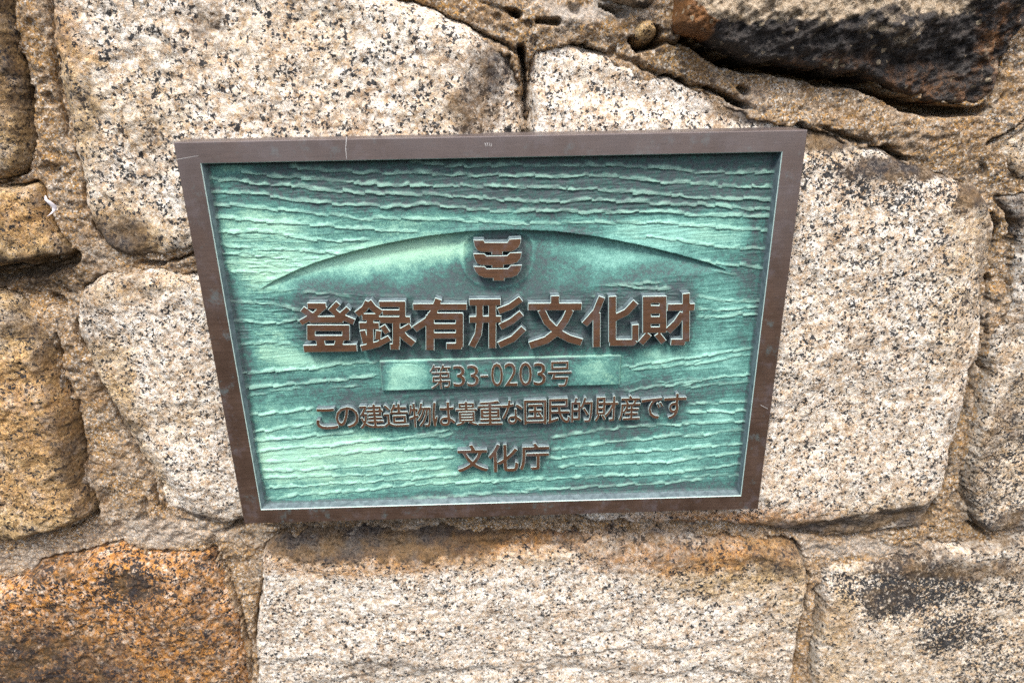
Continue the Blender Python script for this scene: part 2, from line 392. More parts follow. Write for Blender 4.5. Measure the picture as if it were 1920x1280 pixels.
# outline in photo pixels, projection (mm), edge radius (mm), edge drop (mm), tilt (dx, dz), planes, mask blobs
# blob: (x, y, rx, ry, channel, amount)   channel 0 grime (left stones: with painted lens falloff), 1 rust, 2 black specks, 3 tan
STONES = [
 dict(n='pale', o=[(60,-130),(640,-130),(700,-22),(760,0),(830,28),(890,62),(940,86),(972,104),(981,180),(987,250),(1000,420),(960,472),(600,475),(380,470),(300,490),(225,488),(165,455),(146,400),(140,330),(120,260),(98,150),(85,40)],
      h=4, r=16, e=16, tilt=(.02, .0), pl=[((880,150),(1,-.12),.55,11),((190,430),(-.6,.8),.45,9),((130,120),(-1,0),.35,6)],
      b=[(905,180,60,100,0,.75),(925,115,50,45,0,.9),(560,60,130,60,3,.3),(120,140,45,190,3,.9),(115,60,40,70,1,.45),(250,210,90,60,3,.5),(230,440,110,60,3,.9),(210,450,90,44,0,1.0),(380,30,30,22,0,.6),(270,240,40,20,0,.5),(460,160,200,90,3,.2),(830,220,60,60,3,.35),(130,200,50,50,0,.4),(110,35,30,60,0,.3)], label='large pale granite stone behind the top left of the plaque'),
 dict(n='broad', o=[(992,78),(1060,72),(1123,90),(1157,108),(1207,130),(1280,150),(1330,163),(1390,192),(1430,208),(1497,229),(1563,250),(1600,266),(1647,275),(1697,295),(1753,309),(1800,334),(1852,362),(1862,400),(1872,430),(1866,477),(1857,527),(1849,577),(1846,637),(1830,694),(1820,737),(1803,794),(1781,853),(1779,886),(1762,936),(1751,990),(1728,1001),(1663,1000),(1613,1010),(1573,1013),(1520,1010),(1480,993),(1380,983),(1280,978),(1010,974),(1004,700),(1006,430),(994,250),(992,150)],
      h=4, r=10, e=14, tilt=(.01, .0), pl=[((1640,330),(.35,-.9),.40,5),((1800,420),(1,-.1),.28,5),((1600,960),(0,1),.6,6),((1010,150),(-1,0),.5,5)],
      b=[(1580,262,110,20,0,1.3),(1730,312,120,24,0,1.3),(1840,370,40,30,0,1.0),(1420,208,80,16,0,1.1),(1600,320,90,30,2,.35),(1700,345,110,40,2,.45),(1240,140,60,22,0,.45),(1290,165,50,25,0,.4),(1560,990,130,26,0,1.2),(1690,968,120,26,0,1.0),(1440,978,120,14,0,1.0),(1350,965,160,24,1,.8),(1420,975,170,16,0,.55),(1800,500,60,190,3,.55),(1820,390,50,50,3,.6),(1560,280,60,25,3,.5),(1620,700,200,300,3,.14),(1840,480,22,120,0,.55),(1800,800,28,90,0,.45),(1650,950,110,35,3,.5),(1700,560,120,90,2,.1)], label='broad speckled granite stone right of the plaque'),
 dict(n='mid', o=[(215,503),(160,522),(133,558),(125,604),(131,634),(152,667),(176,704),(204,747),(218,790),(246,830),(262,873),(286,906),(293,960),(333,982),(367,995),(417,995),(457,975),(600,972),(985,962),(990,500),(700,498),(500,505),(367,515),(317,506)],
      h=3, r=15, e=13, tilt=(-.02, 0), pl=[((180,600),(-1,-.2),.4,6),((240,760),(-1,.45),.42,7),((380,970),(0,1),.7,6),((230,520),(0,-1),.4,4)],
      b=[(170,590,28,70,0,.4),(220,515,80,16,0,.4),(200,665,55,22,3,.8),(230,740,40,90,3,.9),(260,860,40,60,3,.7),(240,790,36,40,0,.45),(370,975,90,20,0,.8),(250,540,110,30,3,.6),(330,780,60,30,3,.4),(160,640,30,30,0,.4),(370,700,80,30,3,.2)], label='pale granite stone left of the plaque'),
 dict(n='tan', o=[(-330,590),(-60,552),(0,552),(45,582),(95,625),(104,670),(112,730),(142,790),(147,850),(157,905),(178,942),(168,968),(127,987),(67,1000),(0,1022),(-330,1050)],
      h=10, r=15, e=22, tilt=(0, 0), pl=[((60,600),(.5,-.9),.5,5),((120,780),(1,-.2),.4,8),((60,985),(0,1),.8,5)],
      b=[(30,800,220,280,3,1.25),(60,760,120,90,1,.4),(60,600,60,26,0,.7),(100,660,30,50,0,.6),(90,900,120,40,1,.3),(135,850,30,90,0,.7),(100,830,60,60,0,.3),(20,1000,60,20,0,.5),(10,600,50,18,0,.5)], label='tan weathered stone at the left edge, below the middle'),
 dict(n='topleft', o=[(-330,-130),(-15,-130),(8,0),(26,100),(38,200),(52,318),(20,334),(-60,338),(-330,345)],
      h=3, r=7, e=20, tilt=(0, 0), pl=[], b=[(0,100,140,300,3,1.3),(10,90,60,200,0,.7),(10,300,80,40,0,.5),(-20,150,60,60,1,.2)], label='brown stone in the top left corner'),  # real brown tone, with lens falloff toward the corner painted in as grime
 dict(n='left', o=[(-330,352),(-60,350),(0,352),(60,342),(82,366),(90,410),(130,466),(118,482),(83,492),(0,510),(-330,530)],
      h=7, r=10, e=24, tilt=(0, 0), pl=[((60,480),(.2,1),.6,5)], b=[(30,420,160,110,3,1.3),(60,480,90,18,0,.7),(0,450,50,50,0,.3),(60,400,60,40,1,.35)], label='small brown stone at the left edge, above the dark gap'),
 dict(n='rust', o=[(-330,1120),(0,1087),(50,1082),(66,1058),(133,1048),(183,1030),(233,1026),(250,1036),(310,1040),(363,1030),(383,1026),(402,1036),(409,1066),(426,1100),(446,1143),(452,1170),(462,1220),(466,1290),(470,1520),(-330,1520)],
      h=8, r=14, e=18, tilt=(0, 0), pl=[((400,1170),(1,-.3),.55,6),((200,1040),(0,-1),.5,4)],
      b=[(200,1180,460,280,1,.95),(260,1090,50,30,0,.8),(120,1250,170,80,0,.85),(180,1170,60,50,0,.5),(340,1200,60,90,0,.5),(30,1220,70,60,0,.5),(400,1180,30,110,0,.55),(390,1060,25,40,0,.5),(240,1230,200,60,3,.4),(200,1180,420,240,2,.20),(250,1085,60,40,2,.8),(60,1240,90,60,2,.7),(100,1060,60,14,0,.6),(300,1260,50,30,0,.4)], label='orange rust-stained stone in the bottom left corner'),
 dict(n='bottom', o=[(497,1003),(600,996),(800,994),(1000,996),(1200,999),(1330,1002),(1430,1008),(1487,1018),(1508,1040),(1511,1095),(1503,1140),(1497,1180),(1489,1280),(1476,1520),(472,1520),(482,1280),(477,1190),(492,1120),(494,1060)],
      h=6, r=9, e=12, tilt=(0, .03), pl=[((900,1035),(0,-1),.55,5),((1460,1040),(.4,-.9),.4,5),((800,1250),(.22,1),.35,2.0),((1150,1250),(-.16,1),.35,2.0)],
      b=[(560,1010,110,24,0,1.2),(760,1008,190,25,0,1.3),(700,1040,240,22,1,.5),(960,1010,150,20,1,.8),(1040,1005,70,20,0,.7),(1250,1010,150,24,0,.6),(1400,1060,150,50,3,1.0),(1300,1030,180,26,1,.7),(1450,1040,60,26,0,.7),(1480,1110,36,60,3,.7),(800,1025,300,30,3,.6),(1180,1040,40,30,0,.4),(720,1240,90,10,0,.5),(1130,1248,110,8,0,.5),(1450,1180,60,90,3,.3)], label='long pale granite stone directly beneath the plaque'),
 dict(n='corner', o=[(1549,1062),(1613,1060),(1647,1051),(1697,1050),(1747,1031),(1780,1024),(1813,1023),(1880,1007),(1920,998),(2260,930),(2260,1520),(1508,1520),(1520,1280),(1527,1200),(1537,1130),(1541,1085)],
      h=4, r=8, e=12, tilt=(0, .02), pl=[((1550,1150),(-1,0),.4,4),((1700,1070),(-.2,-1),.35,4)],
      b=[(1560,1090,40,16,2,.5),(1840,1120,120,16,2,.45),(1760,1060,140,18,0,.8),(1850,1190,40,30,2,.5),(1700,1098,105,40,2,1.1),(1660,1110,50,20,0,.5),(1770,1175,60,28,2,.95),(1850,1240,80,50,2,.4),(1720,1045,90,12,0,.7),(1850,1015,80,10,0,.7),(1560,1180,30,110,3,.8),(1760,1200,260,150,3,.4),(1900,1060,60,40,2,.35),(1620,1250,80,60,3,.5)], label='granite stone with black patches in the bottom right corner'),
 dict(n='right', o=[(1872,366),(1930,362),(2260,340),(2260,900),(1925,983),(1860,996),(1833,990),(1820,972),(1818,946),(1811,903),(1815,853),(1827,800),(1840,740),(1848,690),(1855,645),(1868,616),(1890,592),(1899,555),(1903,495),(1908,430),(1895,400),(1880,385)],
      h=5, r=8, e=14, tilt=(0, 0), pl=[((1850,760),(-1,.1),.5,4),((1900,980),(0,1),.6,4),((1890,700),(-.5,-.5),.3,3)],
      b=[(1880,830,70,200,3,.5),(1850,850,26,120,0,.5),(1890,975,70,20,0,.85),(1900,700,40,50,0,.4),(1900,390,30,40,0,.8),(1890,600,40,30,0,.5),(1900,850,60,120,2,.3)], label='granite stone at the right edge, beside the broad stone'),
 dict(n='upper', o=[(1874,268),(1908,243),(1940,220),(2260,140),(2260,330),(1940,346),(1900,340),(1880,318),(1868,290)],
      h=0, r=8, e=10, tilt=(0, 0), pl=[], b=[(1900,290,60,40,3,.6),(1900,320,50,16,0,.6),(1920,250,40,40,0,.3)], label='small stone cut by the right edge of the photo'),
 dict(n='dark', m=1, o=[(1256,52),(1268,14),(1262,-40),(1300,-130),(2000,-130),(1945,-20),(1922,33),(1903,67),(1893,117),(1878,160),(1868,184),(1840,204),(1797,204),(1747,197),(1697,187),(1647,164),(1623,146),(1563,145),(1513,131),(1463,125),(1390,121),(1350,106),(1313,84),(1283,68)],
      h=17, r=5, e=44, tilt=(0, 0), pl=[((1450,40),(-.15,1),.45,7),((1700,40),(.1,1),.40,7),((1880,120),(1,.3),.5,5),((1640,20),(.9,-.3),.4,4)],
      b=[(1430,10,130,34,3,1.2),(1560,15,110,30,3,1.0),(1700,-10,120,34,3,.8),(1330,12,60,20,3,1.0),(1264,50,24,46,1,2.4),(1280,30,20,30,1,2.0),(1750,170,130,40,1,.6),(1860,70,40,60,1,.9),(1550,130,120,18,1,.5),(1640,60,60,30,3,.4),(1850,110,40,50,3,.3)], label='blackened overhanging stone in the top right corner'),
 dict(n='tip', m=1, o=[(1105,-130),(1112,-20),(1126,2),(1152,14),(1190,20),(1218,14),(1232,-8),(1238,-130)],
      h=6, r=6, e=18, tilt=(0, 0), pl=[], b=[(1160,0,60,30,3,.7)], label='grey stone tip at the top edge'),
 dict(n='chunk', o=[(1190,50),(1206,38),(1226,42),(1236,58),(1226,74),(1204,80),(1188,70)],
      h=2, r=7, e=10, tilt=(0, 0), pl=[((1215,55),(.6,.6),.6,3)], b=[(1212,58,60,50,3,1.3),(1220,70,20,12,0,.6)], label='small brown stone chip wedged in the mortar above the plaque'),
]
# dark open joints: photo pixels, half width in pixels, depth in mm
CRACKS = [
 ([(10,-60),(14,0),(32,100),(45,200),(56,290),(64,335)],5,22), ([(-100,350),(0,343),(60,337)],3,8),
 ([(-100,540),(0,522),(60,514),(115,498),(135,480)],12,15), ([(977,92),(984,130),(988,180),(990,220),(992,260),(1002,420)],6,16),
 ([(900,2),(925,12),(950,18),(972,26)],5,10), ([(1010,38),(1045,42)],4,7), ([(1125,10),(1160,24),(1200,30),(1228,22),(1245,5)],5,12),
 ([(1184,72),(1200,86),(1228,82),(1252,70),(1275,80)],6,24), ([(1290,76),(1320,96),(1352,114),(1400,127),(1466,132),(1513,139),(1563,152),(1622,156),(1648,174),(1698,195),(1748,205),(1798,211),(1842,209)],9,34),
 ([(1332,166),(1360,178),(1398,200)],5,8), ([(1540,246),(1590,266),(1650,280),(1705,300)],3,6), ([(1852,270),(1885,250),(1925,222)],4,9),
 ([(1868,400),(1877,430),(1871,477),(1861,527),(1853,577),(1850,637),(1835,694),(1824,737),(1807,794),(1786,853),(1783,886),(1767,936),(1756,994),(1730,1006),(1663,1006),(1613,1016),(1520,1016),(1480,999),(1380,990),(1280,986),(1000,982),(800,984),(640,987),(500,990),(458,980)],4,9),
 ([(1497,1012),(1512,1034),(1518,1060),(1518,1110),(1509,1150)],3,10), ([(1530,1150),(1526,1200),(1520,1240),(1517,1300)],4,12), ([(1496,1200),(1492,1300)],3,8),
 ([(225,492),(300,497),(365,478)],4,9), ([(86,566),(104,576)],9,10), ([(-50,1038),(0,1030),(67,1008),(130,995),(172,976),(185,950)],6,14),
 ([(333,988),(367,1001),(417,1003),(462,982)],5,11), ([(403,1030),(413,1066),(430,1100),(450,1143),(457,1170),(468,1220),(470,1300)],4,12),
 ([(1816,950),(1820,984),(1850,1002),(1925,992)],5,10), ([(1905,430),(1900,495),(1896,560)],3,6), ([(100,628),(108,680),(122,740)],6,8), ([(1640,1010),(1680,1004)],2,4),
 ([(60,1084),(68,1060)],3,5), ([(1876,372),(1888,392)],4,6), ([(750,8),(780,16),(820,30),(860,45)],3,6), ([(1390,165),(1400,172)],6,6), ([(1500,205),(1515,215)],5,6),
]
GB = [-0.40, 0.40, -0.34, 0.24]
bx0, bz0 = onplane(-40, 1320, WY); bx1, bz1 = onplane(1960, -40, WY); bxl, _ = onplane(-40, -40, WY); bxr, bzr = onplane(1960, 1320, WY)
GB = [min(bx0, bxl) - .05, max(bx1, bxr) + .05, min(bz0, bzr) - .05, max(bz1, onplane(-40, -40, WY)[1]) + .05]
print('wall extents', GB)
STEP = 0.00082
xs = np.arange(GB[0], GB[1], STEP); zs = np.arange(GB[2], GB[3], STEP)
SX, SZ = np.meshgrid(xs, zs)
wob = fbm(SX * 120, SZ * 120, 5, 4, .65) * .0022 + fbm(SX * 30, SZ * 30, 55, 2) * .0016
occ = np.full(SX.shape, -1.0)

def blobs(X, Z, bl, seed):
    M = np.zeros(X.shape + (4,))
    wx = fbm(X * 40, Z * 40, seed + 3, 5, .65) * .017; wz = fbm(X * 40, Z * 40, seed + 9, 5, .65) * .017
    for (px, py, rx, ry, ch, am) in bl:
        c = P([(px, py), (px + rx, py), (px, py + ry)], WY)
        ax = abs(c[1, 0] - c[0, 0]); az = abs(c[2, 1] - c[0, 1])
        q = ((X + wx - c[0, 0]) / ax) ** 2 + ((Z + wz * .6 - c[0, 1]) / az) ** 2
        M[..., ch] = np.maximum(M[..., ch], am * sstep(2.4, .0, q))
    return M

HEIGHT_AT = []
for si, s in enumerate(STONES):
    pts = rounded(P(s['o'], WY), 2 if len(s['o']) > 9 else 3)
    lo = pts.min(0) - .01; hi = pts.max(0) + .01
    i0, i1 = np.searchsorted(xs, lo[0]), np.searchsorted(xs, hi[0]); j0, j1 = np.searchsorted(zs, lo[1]), np.searchsorted(zs, hi[1])
    X = SX[j0:j1, i0:i1]; Z = SZ[j0:j1, i0:i1]
    coarse = seg = poly_sdf(X, Z, pts)
    d = seg + wob[j0:j1, i0:i1]
    occ[j0:j1, i0:i1] = np.maximum(occ[j0:j1, i0:i1], d)
    seed = 100 + si * 41
    mm = .001
    r = s['r'] * mm * (.80 if not s.get('m') else 1); e = s['e'] * mm * .72 if s.get('m') else (s['h'] + 5.5) * mm
    t = np.clip(d / r, -1.2, 1)
    dd = np.clip(d, 0, None)
    h = s['h'] * mm + s['tilt'][0] * (X - pts[:, 0].mean()) + s['tilt'][1] * (Z - pts[:, 1].mean())
    # low swells and chiselled facets
    h = h + fbm(X * 14, Z * 14, seed, 3) * .0050 * sstep(0, 3, dd / r)
    for (c, dr, sl, off) in s['pl']:
        cc = P([c, (c[0] + 40 * dr[0], c[1] + 40 * dr[1])], WY)
        v = cc[1] - cc[0]; v /= np.linalg.norm(v)
        pr = (X - cc[0, 0]) * v[0] + (Z - cc[0, 1]) * v[1] + fbm(X * 45, Z * 45, seed + 7, 3) * .006
        pl = h - sl * np.clip(pr, 0, None)
        h = np.maximum(pl, h - off * mm)
    rough = (.00155 if s['n'] in ('rust', 'tan', 'left', 'topleft') else .0012 if s['n'] in ('pale', 'mid') else .00095) if not s.get('m') else .0034
    h = h + ridged(X * 55 + Z * 30, Z * 55 - X * 30, seed + 2, 3) * rough + fbm(X * 150 + Z * 60, Z * 170 - X * 60, seed + 4, 4, .65) * rough * 1.05 + fbm(X * 520, Z * 560, seed + 6, 2) * rough * .30
    edge = (1 - t) ** 4.0
    h = h - e * np.clip(edge, 0, 3)
    h = h - .0025 * np.exp(-dd / .0012)
    Y = WY - h
    keepv = d > -.0025
    keep = keepv[:-1, :-1] & keepv[1:, :-1] & keepv[:-1, 1:] & keepv[1:, 1:]
    Y = np.minimum(Y, WY + .05)
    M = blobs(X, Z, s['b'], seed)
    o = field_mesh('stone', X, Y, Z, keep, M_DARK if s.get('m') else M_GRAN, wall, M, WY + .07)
    o['label'] = s['label']
    o.matrix_parent_inverse = Matrix.Translation((-wall.location).to_tuple())

# mortar
mh = -.0030 + fbm(SX * 16, SZ * 16, 900, 3) * .0030 + fbm(SX * 75, SZ * 75, 901, 4, .6) * .0020 + fbm(SX * 330, SZ * 330, 905, 3, .65) * .0016 + ridged(SX * 150, SZ * 150, 907, 2) * .0008
pit = fbm(SX * 90, SZ * 90, 933, 3)
mh -= sstep(.38, .62, pit) * .0035
mh -= .0105 * np.exp(-((occ + .0002) / .0010) ** 2) * sstep(-.15, .55, noise(SX * 33, SZ * 33, 941))
smear = fbm(SX * 60, SZ * 60, 955, 4, .6) * .0075 - .0010
mh -= .020 * sstep(.0005, .0040, occ + smear)
def bump_area(px, py, rx, ry, am):
    global mh
    c = P([(px, py), (px + rx, py), (px, py + ry)], WY)
    q = ((SX - c[0, 0]) / (c[1, 0] - c[0, 0])) ** 2 + ((SZ - c[0, 1]) / (c[2, 1] - c[0, 1])) ** 2
    mh += am * np.exp(-q)
bump_area(1600, 240, 330, 40, .003); bump_area(1080, 40, 150, 40, .003); bump_area(60, 560, 90, 30, -.007)
bump_area(230, 920, 60, 70, .002); bump_area(1900, 200, 60, 100, .004); bump_area(90, 300, 30, 160, .001)
for (pl, wpx, dep) in CRACKS:
    pts = P(pl, WY)
    big = wpx >= 9
    sc = wpx / 3300.0 * (.8 if big else .62)
    lo = pts.min(0) - sc * 4; hi = pts.max(0) + sc * 4
    i0, i1 = np.searchsorted(xs, lo[0]), np.searchsorted(xs, hi[0]); j0, j1 = np.searchsorted(zs, lo[1]), np.searchsorted(zs, hi[1])
    if i1 <= i0 or j1 <= j0: continue
    X = SX[j0:j1, i0:i1]; Z = SZ[j0:j1, i0:i1]
    dd = seg_dist(X, Z, pts) + fbm(X * 160, Z * 160, 77, 3) * .0014
    wv = sc * (1 + .5 * noise(X * 70, Z * 70, 12))
    gate = 1.0 if big else sstep(-.35, .15, noise(X * 38, Z * 38, 14))
    mh[j0:j1, i0:i1] -= dep * (.001 if big else .0018) * np.clip(1.5 - dd / wv, 0, 1) * gate
keepv = occ < .014
keep = keepv[:-1, :-1] | keepv[1:, 1:] | keepv[:-1, 1:] | keepv[1:, :-1]
MB = [(90,180,36,260,1,.0),(70,150,40,220,0,.35),(40,520,160,40,0,.75),(70,600,60,30,0,.3),(200,880,80,110,0,.35),(60,1050,160,22,3,.3),(300,1010,120,20,3,.4),(1600,1035,120,16,3,.5),(1650,160,240,26,0,.35),
      (1200,50,60,40,0,.4),(1000,25,120,14,0,.4),(1110,20,90,20,3,.7),(780,15,60,20,0,.3),(1400,190,60,20,3,.3),(700,984,420,16,0,.5),(1350,994,160,12,0,.3),(1480,1030,50,30,0,.4),(1880,140,30,60,0,.4),(130,700,40,80,0,.4)]
field_mesh('mortar', SX, WY - mh, SZ, keep, M_MORT, wall, blobs(SX, SZ, MB, 999), WY + .07).matrix_parent_inverse = Matrix.Translation((-wall.location).to_tuple())

# ------------------------------------------------------------------ the plaque
PW, PH = 0.300, 0.2131                        # outside size
plaque = empty('bronze_plaque', 'bronze plaque with raised characters, green weathered panel and brown frame, fixed to the stone wall', 'plaque', (0, 0, 0))
PANEL_Y = 0.0062                              # depth of the panel behind the frame front
FW, FHT, FHB = 0.0112, 0.0100, 0.0096         # frame widths: sides, top, bottom

def ring(name, loops, mats, matidx, parent):
    """loops: list of (x0, x1, z0, z1, y) rectangles; consecutive ones are bridged"""
    V = []; Fc = []; mi = []
    for (x0, x1, z0, z1, y) in loops:
        # each side cut into short runs so that it can be a little uneven
        c = [(x0, z0), (x1, z0), (x1, z1), (x0, z1)]
        for k in range(4):
            a, b = c[k], c[(k + 1) % 4]
            for q in range(24):
                f = q / 24
                x = a[0] + (b[0] - a[0]) * f; z = a[1] + (b[1] - a[1]) * f
                V.append((x, y, z))
    n = 96
    for L in range(len(loops) - 1):
        for k in range(n):
            Fc.append((L * n + k, L * n + (k + 1) % n, (L + 1) * n + (k + 1) % n, (L + 1) * n + k)); mi.append(matidx[L])
    me = bpy.data.meshes.new(name); me.from_pydata(V, [], Fc)
    for m in mats: me.materials.append(m)
    me.polygons.foreach_set('material_index', mi)
    me.update()
    return link(bpy.data.objects.new(name, me), parent)

hw, hh = PW / 2, PH / 2
ix, zt, zb = hw - FW, hh - FHT, -hh + FHB
b = .0004
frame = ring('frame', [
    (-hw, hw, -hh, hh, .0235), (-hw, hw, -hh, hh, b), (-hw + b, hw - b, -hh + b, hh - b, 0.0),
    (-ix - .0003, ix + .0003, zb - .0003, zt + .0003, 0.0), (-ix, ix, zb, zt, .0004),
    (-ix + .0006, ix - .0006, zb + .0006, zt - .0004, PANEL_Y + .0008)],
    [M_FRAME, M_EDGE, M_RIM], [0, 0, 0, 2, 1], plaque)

# --- raised shapes: distance field of strokes -> outline -> bevelled solid
def box_sdf(X, Z, a, b, w):                   # negative inside
    c = (a + b) / 2; v = b - a; L = np.linalg.norm(v) + 1e-12; u = v / L
    px = np.abs((X - c[0]) * u[0] + (Z - c[1]) * u[1]) - L / 2
    pz = np.abs(-(X - c[0]) * u[1] + (Z - c[1]) * u[0]) - w / 2
    return np.sqrt(np.maximum(px, 0) ** 2 + np.maximum(pz, 0) ** 2) + np.minimum(np.maximum(px, pz), 0)

def contours(D, x0, z0, st):
    """closed zero contours of D (negative inside), marching squares"""
    h, w = D.shape
    S = D < 0
    nxt = {}
    def pt(j, i, k):                          # k 0: edge to the right of (j, i); 1: edge upward
        a = D[j, i]; b2 = D[j, i + 1] if k == 0 else D[j + 1, i]
        f = a / (a - b2)
        return (x0 + (i + (f if k == 0 else 0)) * st, z0 + (j + (f if k == 1 else 0)) * st)
    code = S[:-1, :-1] * 1 + S[:-1, 1:] * 2 + S[1:, 1:] * 4 + S[1:, :-1] * 8
    tab = {1: [(3, 0)], 2: [(0, 1)], 3: [(3, 1)], 4: [(1, 2)], 5: [(3, 0), (1, 2)], 6: [(0, 2)], 7: [(3, 2)],
           8: [(2, 3)], 9: [(2, 0)], 10: [(0, 1), (2, 3)], 11: [(2, 1)], 12: [(1, 3)], 13: [(1, 0)], 14: [(0, 3)]}
    def ed(j, i, e): return [(j, i, 0), (j, i + 1, 1), (j + 1, i, 0), (j, i, 1)][e]
    for j, i in zip(*np.nonzero((code > 0) & (code < 15))):
        for (a, b2) in tab[int(code[j, i])]: nxt[ed(j, i, a)] = ed(j, i, b2)
    out = []
    while nxt:
        k0 = next(iter(nxt)); k = k0; loop = []
        while k in nxt:
            loop.append(pt(*k)); k = nxt.pop(k)
        if len(loop) > 8:
            a = np.array(loop)
            for _ in range(3): a = (np.roll(a, 1, 0) + 2 * a + np.roll(a, -1, 0)) / 4
            out.append(a)
    return out

def simplify(p, eps):
    keep = np.zeros(len(p), bool); n = len(p)
    a = 0; bb = int(np.argmax(((p - p[0]) ** 2).sum(1))); keep[[a, bb]] = True
    q = np.vstack([p, p[:1]]); st = [(0, bb), (bb, n)]
    while st:
        i, j = st.pop()
        if j <= i + 1: continue
        v = q[j] - q[i]; L = np.hypot(*v) + 1e-12
        dd = np.abs(v[0] * (q[i + 1:j, 1] - q[i, 1]) - v[1] * (q[i + 1:j, 0] - q[i, 0])) / L
        k = int(np.argmax(dd))
        if dd[k] > eps:
            keep[i + 1 + k] = True; st += [(i, i + 1 + k), (i + 1 + k, j)]
    return p[keep]

def solid_from_curve(name, cu, y_face, y_back, bev, parent, fit=None):
    """flat filled curve (x, z) -> mesh prism with bevelled face, brown on the face and pale on the sides"""
    tmp = bpy.data.objects.new('tmp', cu)
    me = bpy.data.meshes.new_from_object(tmp)
    bpy.data.objects.remove(tmp); bpy.data.curves.remove(cu)
    n = len(me.vertices)
    co = np.zeros(n * 3); me.vertices.foreach_get('co', co); co = co.reshape(-1, 3)
    if fit is not None:
        lo, hi = co.min(0), co.max(0); (fx0, fx1, fz0, fz1) = fit
        co[:, 0] = fx0 + (co[:, 0] - lo[0]) / (hi[0] - lo[0] + 1e-9) * (fx1 - fx0)
        co[:, 1] = fz0 + (co[:, 1] - lo[1]) / (hi[1] - lo[1] + 1e-9) * (fz1 - fz0)
    depth = co[:, 2]; t = (depth - depth.min()) / (depth.max() - depth.min() + 1e-12)   # 1 = front
    Y = np.where(depth > depth.max() - bev * .5, y_face, np.where(t > .5, y_face + bev, y_back))
    co = np.stack([co[:, 0], Y, co[:, 1]], 1)
    me.vertices.foreach_set('co', co.ravel())
    me.materials.clear(); me.materials.append(M_FACE); me.materials.append(M_EDGE); me.materials.append(M_RIM)
    me.update()
    nr = np.zeros(len(me.polygons) * 3); me.polygons.foreach_get('normal', nr); ny = np.abs(nr.reshape(-1, 3)[:, 1])
    me.polygons.foreach_set('material_index', np.where(ny > .95, 0, np.where(ny > .12, 2, 1)).astype(np.int32))
    me.polygons.foreach_set('use_smooth', np.zeros(len(me.polygons), bool))
    me.name = name
    return link(bpy.data.objects.new(name, me), parent), me

RASTER = []                                   # filled triangles of every raised shape, for the halo on the panel
def remember(me):
    me.calc_loop_triangles()
    co = np.zeros(len(me.vertices) * 3); me.vertices.foreach_get('co', co); co = co.reshape(-1, 3)
    tr = np.zeros(len(me.loop_triangles) * 3, np.int32); me.loop_triangles.foreach_get('vertices', tr); tr = tr.reshape(-1, 3)
    T = co[tr]
    n = np.cross(T[:, 1] - T[:, 0], T[:, 2] - T[:, 0])
    flat = np.abs(n[:, 1]) > .9 * np.linalg.norm(n, axis=1)
    RASTER.append(T[flat][:, :, [0, 2]])

def outline_solid(name, loops, y_face, y_back, bev, parent):
    cu = bpy.data.curves.new(name, 'CURVE'); cu.dimensions = '2D'; cu.fill_mode = 'BOTH'
    cu.extrude = 1.0; cu.bevel_depth = bev; cu.bevel_resolution = 0; cu.offset = -bev
    for lp in loops:
        sp = cu.splines.new('POLY'); sp.points.add(len(lp) - 1)
        sp.points.foreach_set('co', np.concatenate([lp, np.zeros((len(lp), 1)), np.ones((len(lp), 1))], 1).ravel())
        sp.use_cyclic_u = True
    o, me = solid_from_curve(name, cu, y_face, y_back, bev, parent)
    remember(me); return o

def strokes_solid(name, strokes, org, y_face, y_back, parent, scale=4.74):
    segs = []
    for (pl, w) in strokes:
        src = [(org[0] + x / scale, org[1] + y / scale) for x, y in pl]
        q = P(src, y_face)
        # pixel width -> metres, measured across the stroke
        for a, bq, sa, sb in zip(q[:-1], q[1:], src[:-1], src[1:]):
            v = np.array(sb) - np.array(sa); nn = np.array([-v[1], v[0]]) / (np.linalg.norm(v) + 1e-9)
            mp = (np.array(sa) + np.array(sb)) / 2
            e2 = P([tuple(mp - nn * w / scale / 2), tuple(mp + nn * w / scale / 2)], y_face)
            segs.append((a, bq, np.linalg.norm(e2[1] - e2[0]) * 1.03 + .0001))
    A = np.array([s[0] for s in segs] + [s[1] for s in segs])
    st = .00009
    x0, z0 = A.min(0) - .004; x1, z1 = A.max(0) + .004
    X, Z = np.meshgrid(np.arange(x0, x1, st), np.arange(z0, z1, st))
    D = np.full(X.shape, 1.0)
    prev = None
    for (a, bq, w) in segs:
        D = np.minimum(D, box_sdf(X, Z, a, bq, w))
        if prev is not None and np.allclose(prev, a, atol=1e-9):
            D = np.minimum(D, np.hypot(X - a[0], Z - a[1]) - w / 2)
        prev = bq
    loops = [simplify(l, .00005) for l in contours(D, x0, z0, st)]
    loops = [l for l in loops if len(l) > 2]
    return outline_solid(name, loops, y_face, y_back, .00024, parent)

